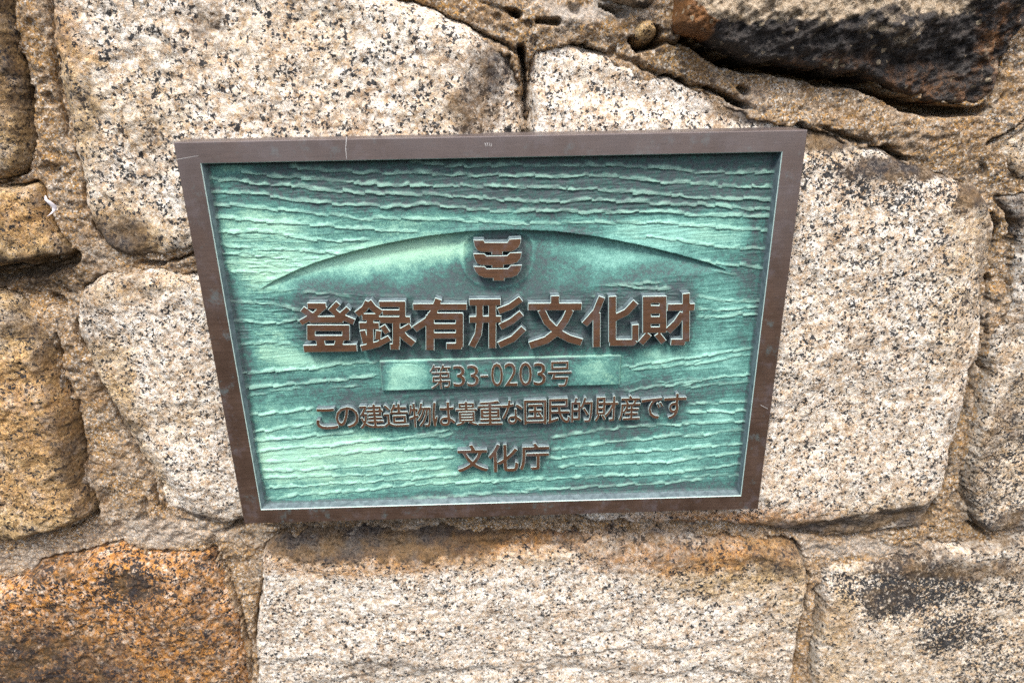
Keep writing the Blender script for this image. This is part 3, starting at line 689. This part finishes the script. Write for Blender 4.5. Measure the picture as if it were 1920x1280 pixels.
A_, B_ = (540, 420), (920, 420)
T_BACK = PANEL_Y + .002
TITLE = [
 (A_, [([(170,728),(340,728)],54),([(330,722),(240,806),(108,880)],54),([(122,752),(215,818)],54),([(372,742),(450,815),(590,872)],54),([(448,700),(380,772)],52),([(538,748),(462,818)],50),
       ([(190,850),(490,850)],58),([(168,924),(548,924)],56),([(204,900),(204,1032)],74),([(514,900),(514,1032)],68),([(172,1012),(548,1012)],46),([(280,1020),(300,1095)],74),([(462,1020),(440,1095)],74),([(136,1108),(614,1100)],64)]),
 (A_, [([(712,686),(680,752),(608,806)],60),([(712,686),(760,748),(828,796)],60),([(655,826),(812,826)],60),([(728,826),(728,1090)],62),([(630,904),(812,904)],60),([(660,942),(690,1062)],52),([(806,944),(796,1030)],52),
       ([(646,1106),(720,1090),(800,1068),(905,1012)],54),([(806,712),(1044,712)],54),([(1016,690),(1016,860)],58),([(838,786),(1030,786)],48),([(812,852),(1090,852)],60),([(962,852),(962,1086)],66),([(905,1090),(990,1090)],54),
       ([(838,902),(886,972)],52),([(1092,902),(1006,950)],50),([(985,940),(1040,1010),(1118,1070)],60)]),
 (A_, [([(1108,736),(1592,736)],58),([(1338,664),(1300,770),(1240,858),(1122,936)],62),([(1262,810),(1262,1122)],74),([(1240,820),(1556,820)],62),([(1524,800),(1524,1096)],68),([(1240,910),(1540,910)],54),([(1240,992),(1540,992)],54),([(1405,1086),(1545,1086)],56)]),
 (A_, [([(1608,696),(1893,694)],60),([(1610,850),(1896,846)],58),([(1702,700),(1702,880),(1690,980),(1632,1092)],62),([(1816,700),(1816,1106)],66),
       ([(2072,664),(1975,735),(1868,776)],58),([(2078,792),(1985,866),(1884,916)],58),([(2096,925),(2000,1020),(1872,1078)],60)]),
 (B_, [([(572,636),(572,740)],76),([(330,736),(812,734)],64),([(448,760),(500,868),(600,966),(700,1020),(812,1052)],66),([(708,760),(660,860),(590,958),(490,1034),(345,1080)],66)]),
 (B_, [([(990,646),(935,780),(832,896)],60),([(942,790),(942,1096)],66),([(1082,640),(1082,1050)],68),([(1056,1054),(1262,1054),(1284,1030)],58),([(1286,892),(1286,1040)],62),([(1292,692),(1205,785),(1100,836)],60)]),
 (B_, [([(1388,642),(1388,968)],74),([(1532,642),(1532,968)],62),([(1352,674),(1562,672)],64),([(1352,762),(1560,760)],72),([(1352,856),(1560,854)],66),([(1352,942),(1560,940)],54),([(1408,975),(1332,1062)],58),([(1478,975),(1540,1052)],58),
       ([(1570,742),(1816,738)],62),([(1738,614),(1736,1045)],66),([(1600,1050),(1730,1050)],56),([(1712,790),(1650,880),(1572,956)],60)]),
]
for (org, st) in TITLE:
    strokes_solid('raised_character', st, org, -.0002, T_BACK, plaque)

# crest of three stacked tiers
def cp(l): return [(860 + x / 10.667, 420 + y / 10.667) for x, y in l]
TIERS = [[(290,320),(500,318),(525,368),(972,368),(1010,302),(1252,288),(1240,390),(1200,470),(1120,530),(1050,552),(884,556),(882,618),(660,618),(656,566),(440,562),(360,520),(312,430)],
         [(288,590),(510,592),(560,638),(965,632),(1028,574),(1268,568),(1244,680),(1180,765),(1080,808),(904,820),(902,880),(664,880),(660,832),(450,828),(362,790),(312,690)],
         [(286,845),(520,848),(562,895),(985,890),(1042,826),(1268,818),(1240,930),(1170,1030),(1060,1074),(918,1082),(914,1138),(688,1138),(684,1086),(520,1080),(400,1034),(330,950)]]
crest = outline_solid('crest', [P(cp(TIERS[0]), .0008)], .0008, T_BACK, .0002, plaque)
crest['label'] = 'three-tiered bronze crest above the title'
for k in (1, 2): outline_solid('crest_tier', [P(cp(TIERS[k]), .0008)], .0008, T_BACK, .0002, crest)

# number bar
BAR_Y = PANEL_Y - .0022
bq = P([(711.5,674.5),(1164.5,669.5),(1162,722.5),(716,732.5)], BAR_Y)
bx_0, bx_1 = (bq[0, 0] + bq[3, 0]) / 2, (bq[1, 0] + bq[2, 0]) / 2; bz_0, bz_1 = (bq[2, 1] + bq[3, 1]) / 2, (bq[0, 1] + bq[1, 1]) / 2
BX, BZ = np.meshgrid(np.linspace(bx_0, bx_1, 460), np.linspace(bz_0, bz_1, 66))
db = np.minimum(np.minimum(BX - bx_0, bx_1 - BX), np.minimum(BZ - bz_0, bz_1 - BZ))
bh = fbm(BX * 200, BZ * 300, 201, 4) * .00012 - .0005 * (1 - sstep(0, .0006, db)) - .00035 * sstep(.35, .7, ridged(BX * 120, BZ * 420, 203, 2)) * sstep(.004, .001, bz_1 - BZ)
cb = P([(765,705),(1125,700),(1148,708)], BAR_Y)
bp = .16 + .62 * np.exp(-((BX - cb[0, 0]) / .0125) ** 4) + .36 * np.exp(-((BX - cb[1, 0]) / .016) ** 2) + fbm(BX * 90, BZ * 140, 205, 4) * .32 - .22 * sstep(.006, .001, bz_1 - BZ)
by = np.clip(.45 + .9 * np.exp(-((BX - cb[2, 0]) / .004) ** 2 - ((BZ - cb[2, 1]) / .004) ** 2) + .3 * fbm(BX * 60, BZ * 60, 207, 2), 0, 1)
bar = field_mesh('number_bar', BX, BAR_Y - bh, BZ, np.ones((65, 459), bool), M_PAT, plaque, np.stack([np.clip(bp, 0, 1), .9 * (1 - sstep(0, .0005, db)), bp * 0, by], -1), T_BACK)
bar['label'] = 'raised green bar carrying the registration number'

def glyph(ch, box, org, y_face, y_back, off, parent):
    """a character outline, thickened by off (share of the em) and fitted to the traced box"""
    x0, x1, z0, z1 = box
    px0, px1 = org[0] + x0 / 4.74, org[0] + x1 / 4.74; py0, py1 = org[1] + z0 / 4.74, org[1] + z1 / 4.74
    L = P([(px0, (py0 + py1) / 2), (px1, (py0 + py1) / 2), ((px0 + px1) / 2, py0), ((px0 + px1) / 2, py1)], y_face)
    cu = bpy.data.curves.new('character', 'FONT'); cu.body = ch; cu.size = 1; cu.resolution_u = 3
    tmp = bpy.data.objects.new('tmp', cu); me = bpy.data.meshes.new_from_object(tmp)
    bpy.data.objects.remove(tmp); bpy.data.curves.remove(cu)
    co = np.zeros(len(me.vertices) * 3); me.vertices.foreach_get('co', co); co = co.reshape(-1, 3)[:, :2]
    key = {}
    vid = np.array([key.setdefault((round(p[0], 5), round(p[1], 5)), len(key)) for p in co])
    UV = np.array(list(key.keys()))
    me.calc_loop_triangles()
    tr = np.zeros(len(me.loop_triangles) * 3, np.int32); me.loop_triangles.foreach_get('vertices', tr); tr = vid[tr.reshape(-1, 3)]
    cnt = {}
    for t in tr:
        for k in range(3):
            e = tuple(sorted((int(t[k]), int(t[(k + 1) % 3])))); cnt[e] = cnt.get(e, 0) + 1
    bpy.data.meshes.remove(me)
    st = .0075
    lo = UV.min(0) - .08; hi = UV.max(0) + .08
    X, Z = np.meshgrid(np.arange(lo[0], hi[0], st), np.arange(lo[1], hi[1], st))
    D2 = np.full(X.shape, 9.0); c = np.zeros(X.shape, bool)
    for (i, j), n in cnt.items():
        if n != 1: continue
        a, bb = UV[i], UV[j]; ab = bb - a
        t = np.clip(((X - a[0]) * ab[0] + (Z - a[1]) * ab[1]) / (ab @ ab + 1e-15), 0, 1)
        D2 = np.minimum(D2, (X - a[0] - t * ab[0]) ** 2 + (Z - a[1] - t * ab[1]) ** 2)
        if a[1] != bb[1]: c ^= ((a[1] > Z) != (bb[1] > Z)) & (X < ab[0] * (Z - a[1]) / ab[1] + a[0])
    D = np.where(c, -1, 1) * np.sqrt(D2) - off
    loops = [simplify(l, .0022) for l in contours(D, lo[0], lo[1], st)]
    loops = [l for l in loops if len(l) > 2]
    A = np.vstack(loops); l0, l1 = A.min(0), A.max(0)
    loops = [np.stack([L[0, 0] + (l[:, 0] - l0[0]) / (l1[0] - l0[0]) * (L[1, 0] - L[0, 0]), L[3, 1] + (l[:, 1] - l0[1]) / (l1[1] - l0[1]) * (L[2, 1] - L[3, 1])], 1) for l in loops]
    return outline_solid('raised_character', loops, y_face, y_back, .00015, parent)

R3, R4 = (560, 650), (920, 650)
NY = BAR_Y - .0016
for ch, box, org in [('第',(1165,1358,158,376),R3),('3',(1368,1482,165,356),R3),('3',(1492,1602,160,356),R3),('-',(1612,1686,252,272),R3),
                     ('0',(1,112,143,356),R4),('2',(120,240,140,350),R4),('0',(250,370,136,350),R4),('3',(378,492,140,346),R4),('号',(505,722,128,356),R4)]:
    glyph(ch, box, org, NY, BAR_Y + .0012, .010 if ch in '第号' else .006, bar)
SY = PANEL_Y - .0038
for ch, box, org in [('こ',(150,345,545,735),R3),('の',(325,537,530,722),R3),('建',(538,758,508,728),R3),('造',(752,978,503,716),R3),('物',(978,1182,498,716),R3),('は',(1186,1392,490,706),R3),('貴',(1393,1590,484,702),R3),('重',(1590,1812,478,697),R3),
                     ('な',(100,285,470,690),R4),('国',(294,498,470,692),R4),('民',(505,708,458,682),R4),('的',(713,908,448,672),R4),('財',(925,1134,436,662),R4),('産',(1140,1332,430,656),R4),('で',(1335,1532,450,642),R4),('す',(1535,1737,413,645),R4)]:
    glyph(ch, box, org, SY, T_BACK, .018, plaque)
for ch, box, org in [('文',(1408,1682,868,1112),R3),('化',(-22,248,862,1114),R4),('庁',(255,522,855,1094),R4)]:
    glyph(ch, box, org, SY, T_BACK, .022, plaque)

# --- the panel: wood-grain relief with the sunk arc
NX, NZ = 980, 690
px = np.linspace(-ix - .0005, ix + .0005, NX); pz = np.linspace(zb - .0005, zt + .0005, NZ)
X, Z = np.meshgrid(px, pz)
gs = px[1] - px[0]
mask = np.zeros((NZ, NX))
for T in RASTER:
    for t in T:
        i0 = int((t[:, 0].min() - px[0]) / gs); i1 = int((t[:, 0].max() - px[0]) / gs) + 2
        dz = pz[1] - pz[0]
        j0 = int((t[:, 1].min() - pz[0]) / dz); j1 = int((t[:, 1].max() - pz[0]) / dz) + 2
        i0, j0 = max(i0, 0), max(j0, 0)
        sx, sz = X[j0:j1, i0:i1], Z[j0:j1, i0:i1]
        if sx.size == 0: continue
        (ax, az), (bx, bz), (cx, cz) = t
        d1 = (sx - bx) * (az - bz) - (ax - bx) * (sz - bz); d2 = (sx - cx) * (bz - cz) - (bx - cx) * (sz - cz); d3 = (sx - ax) * (cz - az) - (cx - ax) * (sz - az)
        ins = ~(((d1 < 0) | (d2 < 0) | (d3 < 0)) & ((d1 > 0) | (d2 > 0) | (d3 > 0)))
        mask[j0:j1, i0:i1] = np.maximum(mask[j0:j1, i0:i1], ins)
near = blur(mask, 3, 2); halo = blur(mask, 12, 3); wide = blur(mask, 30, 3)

R6 = lambda l: [(300 + x / 3.2, 230 + y / 3.2) for x, y in l]
R7 = lambda l: [(920 + x / 3.2, 230 + y / 3.2) for x, y in l]
R8 = lambda l: [(400 + x / 3.2, 620 + y / 3.2) for x, y in l]
RQ = lambda l: [(920 + x / 4.74, 650 + y / 4.74) for x, y in l]
RS = lambda l: [(1280 + x / 3.0, 427 + y / 3.0) for x, y in l]
GRAIN = [
 (R6([(1500,250),(1700,262)]) + R7([(0,262),(250,262),(450,266),(750,260),(1000,282),(1200,300),(1500,305),(1710,316)]), .9),
 (R6([(780,272),(1000,292),(1200,306),(1500,305),(1900,325)]) + R7([(100,328),(500,325),(620,320),(850,345),(1100,365),(1330,385),(1700,392)]), 1.),
 (R6([(470,292),(600,315),(800,335),(1000,350),(1240,375),(1500,380),(1900,395)]) + R7([(0,390),(300,392),(600,405),(900,430),(1300,455),(1690,467)]), 1.),
 (R6([(290,350),(480,350),(700,385),(900,405),(1200,430),(1500,440),(1900,452)]) + R7([(0,465),(300,482),(700,475),(1100,490),(1400,512),(1690,522)]), 1.),
 (R6([(305,420),(630,430),(800,465),(1050,490),(1300,505),(1600,495),(1900,520)]) + R7([(0,532),(150,540),(550,545),(900,540),(1200,555),(1500,568),(1690,577)]), 1.),
 (R6([(320,500),(600,520),(900,545),(1200,575),(1500,586),(1900,600)]) + R7([(150,610),(500,605),(800,605),(1000,600),(1300,632),(1680,655)]), .85),
 (R6([(330,575),(700,600),(1000,625),(1280,642),(1550,652)]), .9), (R6([(355,655),(700,668),(900,700),(1100,716),(1260,712)]), .9),
 (R6([(360,735),(600,750),(850,772),(1090,790)]), .8), (R6([(365,790),(600,808),(800,832),(950,815)]), .7), (R6([(380,845),(600,850),(850,862)]), .6),
 (R6([(420,905),(600,905),(760,900)]), .6), (R6([(470,950),(620,955),(700,950)]), .6), (R6([(500,990),(620,990)]), .5),
 (R7([(850,690),(1000,688),(1200,722),(1400,745),(1650,765)]), .8), (R7([(1250,832),(1400,850),(1640,882)]), .8), (R7([(1320,880),(1420,905),(1480,920)]), .5),
 (R7([(1230,1045),(1400,1080),(1620,1072)]), .8), (R7([(1240,1120),(1450,1128),(1620,1104)]), .8), (R7([(1230,1172),(1400,1166),(1610,1150)]), .8),
 (R6([(430,1080),(700,1100),(850,1130)]), .8), (R6([(430,1185),(650,1212),(850,1190)]), .8), (R6([(730,1012),(850,1000),(1000,990),(1160,1004)]), .9), (R6([(860,1030),(1000,1030),(1150,1050)]), .6),
 (R6([(1640,975),(1720,978),(1830,972)]), .8), (R7([(480,955),(600,965),(750,985),(900,1000),(1080,1010)]), .9), (R7([(600,962),(800,975),(1020,965)]), .7), (R7([(20,1020),(150,1010),(330,1012)]), .6), (R7([(600,1045),(700,1040)]), .5),
 (R8([(150,90),(300,75),(480,85)]), .6), (R8([(180,260),(400,250),(700,215),(980,185)]), 1.), (R8([(200,350),(500,330),(700,310),(990,272)]), 1.), (R8([(200,400),(400,360),(540,350)]), .5), (R8([(700,345),(860,330)]), .6),
 (R8([(220,505),(450,488),(600,462)]), 1.), (R8([(235,612),(450,580),(610,560)]), 1.), (R8([(245,662),(500,650),(700,625),(860,610)]), 1.), (R8([(255,722),(500,700),(700,690),(900,670),(1200,640),(1430,600)]), .9),
 (R8([(270,792),(500,782),(700,750),(1000,722),(1300,700),(1450,704)]), 1.), (R8([(285,850),(500,842),(900,812),(1100,790),(1450,760)]), 1.), (R8([(295,890),(600,872),(900,872),(1200,845),(1400,820)]), .9),
 (R8([(305,950),(600,932),(900,912),(1200,890),(1480,862)]), 1.), (R8([(315,1012),(500,992),(900,960),(1300,920),(1600,905),(1900,890)]), 1.), (R8([(1180,1015),(1500,990),(1900,968)]), .8),
 (R8([(1200,640),(1300,630),(1440,622)]), .7),
 (RQ([(1170,192),(1400,160),(1700,120),(1890,92)]) + RS([(20,60+235),(30,295)])[:0], .8), (RQ([(1250,215),(1400,205),(1550,180),(1890,130)]), .6), (RQ([(1180,402),(1500,362),(1700,320),(1890,308)]), .7), (RQ([(1450,330),(1700,300),(1890,280)]), .5),
 (RQ([(540,810),(700,792),(900,760),(1150,725),(1500,700),(1890,680)]), 1.), (RQ([(540,922),(800,890),(1100,850),(1400,812),(1600,790),(1890,800)]), .9), (RQ([(470,1002),(800,970),(1100,950),(1400,930),(1700,900),(1890,890)]), 1.),
 (RQ([(600,1072),(900,1050),(1200,1042),(1500,1030),(1890,990)]), 1.), (RQ([(0,1202),(300,1190),(700,1170),(1000,1150),(1300,1152),(1600,1130),(1890,1100)]), 1.), (RQ([(300,1272),(800,1258),(1200,1230),(1500,1220),(1890,1190)]), .8),
 (RS([(0,742),(200,710),(400,680)]), .9), (RS([(0,775),(200,745),(390,715)]), .6), (RS([(0,885),(200,850),(385,828)]), .9), (RS([(0,912),(180,885),(380,868)]), .5), (RS([(40,992),(370,982)]), .9), (RS([(20,1042),(365,1030)]), .9), (RS([(0,1110),(360,1090)]), .9),
 (RS([(0,1182),(200,1152),(355,1140)]), .9), (RS([(0,1242),(350,1212)]), .9), (RS([(0,1300),(345,1272)]), .9), (RS([(0,1365),(340,1335)]), .8), (RS([(0,1400),(330,1390)]), .6),
]
relief = np.zeros(X.shape); ridgem = np.zeros(X.shape)
rng = np.random.default_rng(4)
for gi, (line, amp) in enumerate(GRAIN):
    q = P(line, PANEL_Y - .0004)
    o_ = np.argsort(q[:, 0]); q = q[o_]
    x0, x1 = q[0, 0], q[-1, 0]
    i0, i1 = max(0, np.searchsorted(px, x0 - .001)), min(NX, np.searchsorted(px, x1 + .001))
    xx = px[i0:i1]
    if len(xx) < 4: continue
    zl = np.interp(xx, q[:, 0], q[:, 1])
    # broken, overlapping scales: saw-tooth jitter
    ph = np.cumsum(1 + .9 * noise(xx * 110, xx * 0 + gi * 3.3, 21)) * gs * 62 + rng.random() * 9
    saw = (ph % 1.0)
    zl = zl + (saw - .5) * .00085 * np.sign(.3 + noise(xx * 15, xx * 0 + gi, 22)) + fbm(xx * 190, xx * 0 + gi * 7.7, 23, 3) * .00060 + noise(xx * 60, xx * 0 + gi * 1.7, 29) * .0006
    A = amp * (.80 + .45 * noise(xx * 230, xx * 0 + gi * 5.1, 31)) * np.clip((xx - x0 + .001) / .003, 0, 1) * np.clip((x1 + .001 - xx) / .003, 0, 1)
    A = np.clip(A, 0, 1.4) * (1 - .35 * sstep(.86, 1.0, saw))
    up = np.clip(.00150 + .00065 * noise(xx * 420, xx * 0 + gi * 2.1, 37) + .0004 * noise(xx * 130, xx * 0 + gi, 38),   .0005, .0028) * (.75 + .35 * amp)
    j0 = max(0, np.searchsorted(pz, zl.min() - .003)); j1 = min(NZ, np.searchsorted(pz, zl.max() + .007))
    u = Z[j0:j1, i0:i1] - zl[None, :] + fbm(X[j0:j1, i0:i1] * 700, Z[j0:j1, i0:i1] * 700, 41, 2) * .00022
    prof = np.where(u > 0, (1 - sstep(.45, 1.25, u / up[None, :])) * (1 - .25 * np.clip(u / up[None, :], 0, 1)), np.exp(-(u / .00026) ** 2)) * A[None, :]
    relief[j0:j1, i0:i1] = np.maximum(relief[j0:j1, i0:i1], prof)
    rm = np.where(u > 0, 1 - sstep(.6, 1.2, u / up[None, :]), np.exp(-(u / .00018) ** 2)) * A[None, :]
    ridgem[j0:j1, i0:i1] = np.maximum(ridgem[j0:j1, i0:i1], rm)
ridge_clean = blur(relief, 1, 1)
# crinkled ground of the left and of the letter band
def gz(pxx, pyy, rx, ry):
    c = P([(pxx, pyy), (pxx + rx, pyy), (pxx, pyy + ry)], PANEL_Y)
    return np.exp(-((X - c[0, 0]) / (c[1, 0] - c[0, 0])) ** 2 - ((Z - c[0, 1]) / (c[2, 1] - c[0, 1])) ** 2)
crk = np.clip(gz(480, 480, 110, 50) + gz(500, 600, 90, 45) * .9 + halo * 1.6 * (gz(930, 600, 420, 60)) + gz(1340, 590, 100, 30) * .6 + gz(650, 545, 90, 18) * .7 + gz(1200, 545, 120, 16) * .5, 0, 1)
cr = ridged(X * 90 + fbm(X * 120, Z * 300, 61, 2) * .8, Z * 520 + X * 20, 63, 2)
crr = sstep(.15, .9, cr) * crk
# the arc
arc = P([(492,540),(520,524),(560,505),(600,490),(660,472),(720,458),(800,443),(880,434),(960,431),(1040,434),(1120,444),(1200,460),(1270,477),(1330,494),(1360,506)], PANEL_Y - .0002)
za = np.interp(px, arc[:, 0], arc[:, 1], left=-1, right=-1)[None, :]
inx = (px > arc[0, 0]) & (px < arc[-1, 0])
zlow = np.interp(px, [arc[0, 0], 0, arc[-1, 0]], [arc[0, 1], P([(960, 560)], PANEL_Y)[0, 1], arc[-1, 1]])[None, :]
tt = np.clip((za - Z) / np.maximum(za - zlow, 1e-4), 0, 1)
below = sstep(-.00015, .00015, za - Z) * inx[None, :]
span = np.clip((za - zlow) / .026, 0, 1)
dish = below * np.clip(1 - tt, 0, 1) ** 1.1 * np.clip(span, .02, 1) ** .6 * .0050
smooth_zone = below * (tt < 1)
smooth_zone = blur(smooth_zone.astype(float), 2, 1)
relief *= (1 - smooth_zone); crr *= (1 - smooth_zone); ridgem *= (1 - smooth_zone)
lift = sstep(.0035, .0, Z - za) * (Z > za) * inx[None, :] * .0006
H = relief * .00110 * (.75 + .5 * fbm(X * 35, Z * 90, 75, 3)) + crr * .00050 + sstep(.1, .9, ridged(X * 45 + fbm(X * 60, Z * 200, 77, 2) * .6, Z * 620 - X * 40, 79, 2)) * (1 - smooth_zone) * .00018 + lift - dish + fbm(X * 60, Z * 60, 71, 3) * .0003 + fbm(X * 900, Z * 900, 73, 2) * .00005
H += near * .0009 * (1 - mask)                # fillet at the foot of each raised shape
sh = P([(866,436),(1000,434),(1000,500),(985,522),(955,538),(915,540),(885,528),(868,505)], PANEL_Y)
shd = poly_sdf(X, Z, rounded(sh, 2))
H += .0006 * np.exp(-((shd) / .0011) ** 2) * (Z < za - .0012)
# bar area kept low so that it does not break through
bc = P([(711,674),(1165,670),(1162,723),(716,733)], PANEL_Y)
bm = poly_sdf(X, Z, bc)
H = np.where(bm > .0006, np.minimum(H, .0004), H)
# rounded foot against the frame
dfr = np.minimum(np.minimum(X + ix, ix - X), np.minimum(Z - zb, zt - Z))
H += .0007 * sstep(.0016, .0004, dfr)

# patina: pale and slate areas, darker round the raised shapes and along the frame
PAT = [(1100,335,520,40,-.55),(750,325,300,26,-.45),(640,370,200,22,-.20),(900,375,220,28,-.30),(1250,350,230,60,-.25),(430,320,60,14,.2),(480,440,130,70,.32),(560,505,140,22,.42),(700,480,170,26,.5),(830,465,80,22,.35),
       (1160,488,80,24,.38),(1300,440,120,34,.30),(1250,440,110,22,.2),(1370,560,70,36,.32),(1000,500,60,50,-.35),(860,520,90,22,-.30),(700,545,110,14,-.35),(1080,540,160,30,-.25),(520,640,60,40,.30),(500,600,50,30,.1),(590,680,90,24,.45),
       (500,760,80,30,.30),(520,850,110,60,.40),(700,860,160,50,.35),(620,830,150,26,.3),(520,720,40,30,-.1),(1225,665,34,16,.45),(1150,735,130,14,-.25),(800,742,160,12,-.30),(940,815,380,14,-.30),(1000,740,260,10,-.3),(1330,640,60,60,.14),(1370,750,50,80,.18),
       (1150,850,100,26,.25),(1250,880,140,26,.15),(900,905,240,14,.05),(700,925,260,14,.05),(900,930,260,14,-.25),(1250,915,160,14,-.18),(1050,320,60,60,0),(430,560,22,60,-.35),(450,640,20,80,-.25),(470,760,16,90,-.25),(480,880,14,60,-.2),(1420,420,18,150,-.25),(1395,650,12,200,-.1),
       (860,640,340,40,-.30),(900,410,320,14,.22),(1150,420,160,14,.30),(640,430,160,16,.15),(1350,340,110,16,.1),(650,700,60,30,-.05),(450,900,30,40,.1)]
pale = np.full(X.shape, .33)
wx = fbm(X * 55, Z * 55, 81, 3) * .005; wz = fbm(X * 55, Z * 75, 83, 3) * .004
for (a, b2, rx, ry, am) in PAT:
    c = P([(a, b2), (a + rx, b2), (a, b2 + ry)], PANEL_Y)
    pale += am * 1.0 * np.exp(-((X + wx - c[0, 0]) / (c[1, 0] - c[0, 0])) ** 2 - ((Z + wz - c[0, 1]) / (c[2, 1] - c[0, 1])) ** 2)
pale += .25 * np.exp(-((shd + .0004) / .0014) ** 2)
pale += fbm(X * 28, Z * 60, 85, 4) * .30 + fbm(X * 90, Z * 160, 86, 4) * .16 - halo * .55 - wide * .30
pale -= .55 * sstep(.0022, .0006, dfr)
pale = np.clip(pale, 0, 1.1)
yel = np.clip(.45 + fbm(X * 20, Z * 20, 87, 3) * .7 - X * 2.6, 0, 1)
halo_dark = np.clip(halo * 1.3 * (1 - mask) - .1, 0, .75) + .5 * np.clip(sstep(.004, .0012, zt - Z), 0, 1) * 0  # darkens the panel around the raised shapes
PM = np.stack([pale, np.clip(ridgem * (.55 + .5 * pale), 0, 1), halo_dark, yel], -1)
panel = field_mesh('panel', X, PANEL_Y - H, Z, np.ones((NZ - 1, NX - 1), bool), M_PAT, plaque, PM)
panel['label'] = 'green weathered panel with wood-grain relief'

# pale scratches on the frame
ns = NT('pale_scratch'); M_SCR = ns.out((.42, .42, .42, 1), .6)
for (pa, pb, w) in [((650,256),(648,278),.00022),((648,278),(650,298),.00016),((909,268),(912,275),.00016),((913,267),(915,274),.00016),((917,268),(919,275),.00014),((921,269),(922,275),.00014),((1426,759),(1440,766),.00014),((326,300),(372,292),.00010)]:
    q = P([pa, pb], -.00005); v = q[1] - q[0]; v /= np.linalg.norm(v); nn = np.array([-v[1], v[0]]) * w
    pts = [q[0] + nn, q[0] - nn, q[1] - nn * .6, q[1] + nn * .6]
    me = bpy.data.meshes.new('scratch'); me.from_pydata([(p[0], -.00005, p[1]) for p in pts], [], [(0, 1, 2, 3)]); me.materials.append(M_SCR)
    link(bpy.data.objects.new('scratch', me), frame)

# ------------------------------------------------------------------ white curled fibre on the mortar
def tube(name, pts, radii, mat, sides=8):
    V = []; Fc = []
    for k, (p, r) in enumerate(zip(pts, radii)):
        for s in range(sides):
            a = 2 * math.pi * s / sides
            V.append((p[0] + r * math.cos(a), p[1] + r * .6 * math.sin(a), p[2] + .25 * r * math.cos(a)))
    for k in range(len(pts) - 1):
        for s in range(sides):
            Fc.append((k * sides + s, k * sides + (s + 1) % sides, (k + 1) * sides + (s + 1) % sides, (k + 1) * sides + s))
    Fc.append(tuple(range(sides))[::-1]); Fc.append(tuple((len(pts) - 1) * sides + s for s in range(sides)))
    me = bpy.data.meshes.new(name); me.from_pydata(V, [], Fc); me.materials.append(mat)
    me.polygons.foreach_set('use_smooth', np.ones(len(Fc), bool)); me.update()
    return link(bpy.data.objects.new(name, me))
nf = NT('white_fibre')
mw = nf.out(nf.mix(nf.noise(900, 3)[0], (.62, .58, .62), (.86, .83, .86)), .6)
fp = P([(95,364),(99,371),(105,377),(110,385),(110,392),(106,398),(101,402)], WY - .004)
fo = tube('white_fibre', [(p[0], WY - .0085 - .0012 * math.sin(k * 1.3), p[1]) for k, p in enumerate(fp)], [.0003,.0008,.0012,.0013,.0013,.0009,.0003], mw)
fo['label'] = 'small curled white fibre stuck in the mortar between the left stones'; fo['category'] = 'fibre'
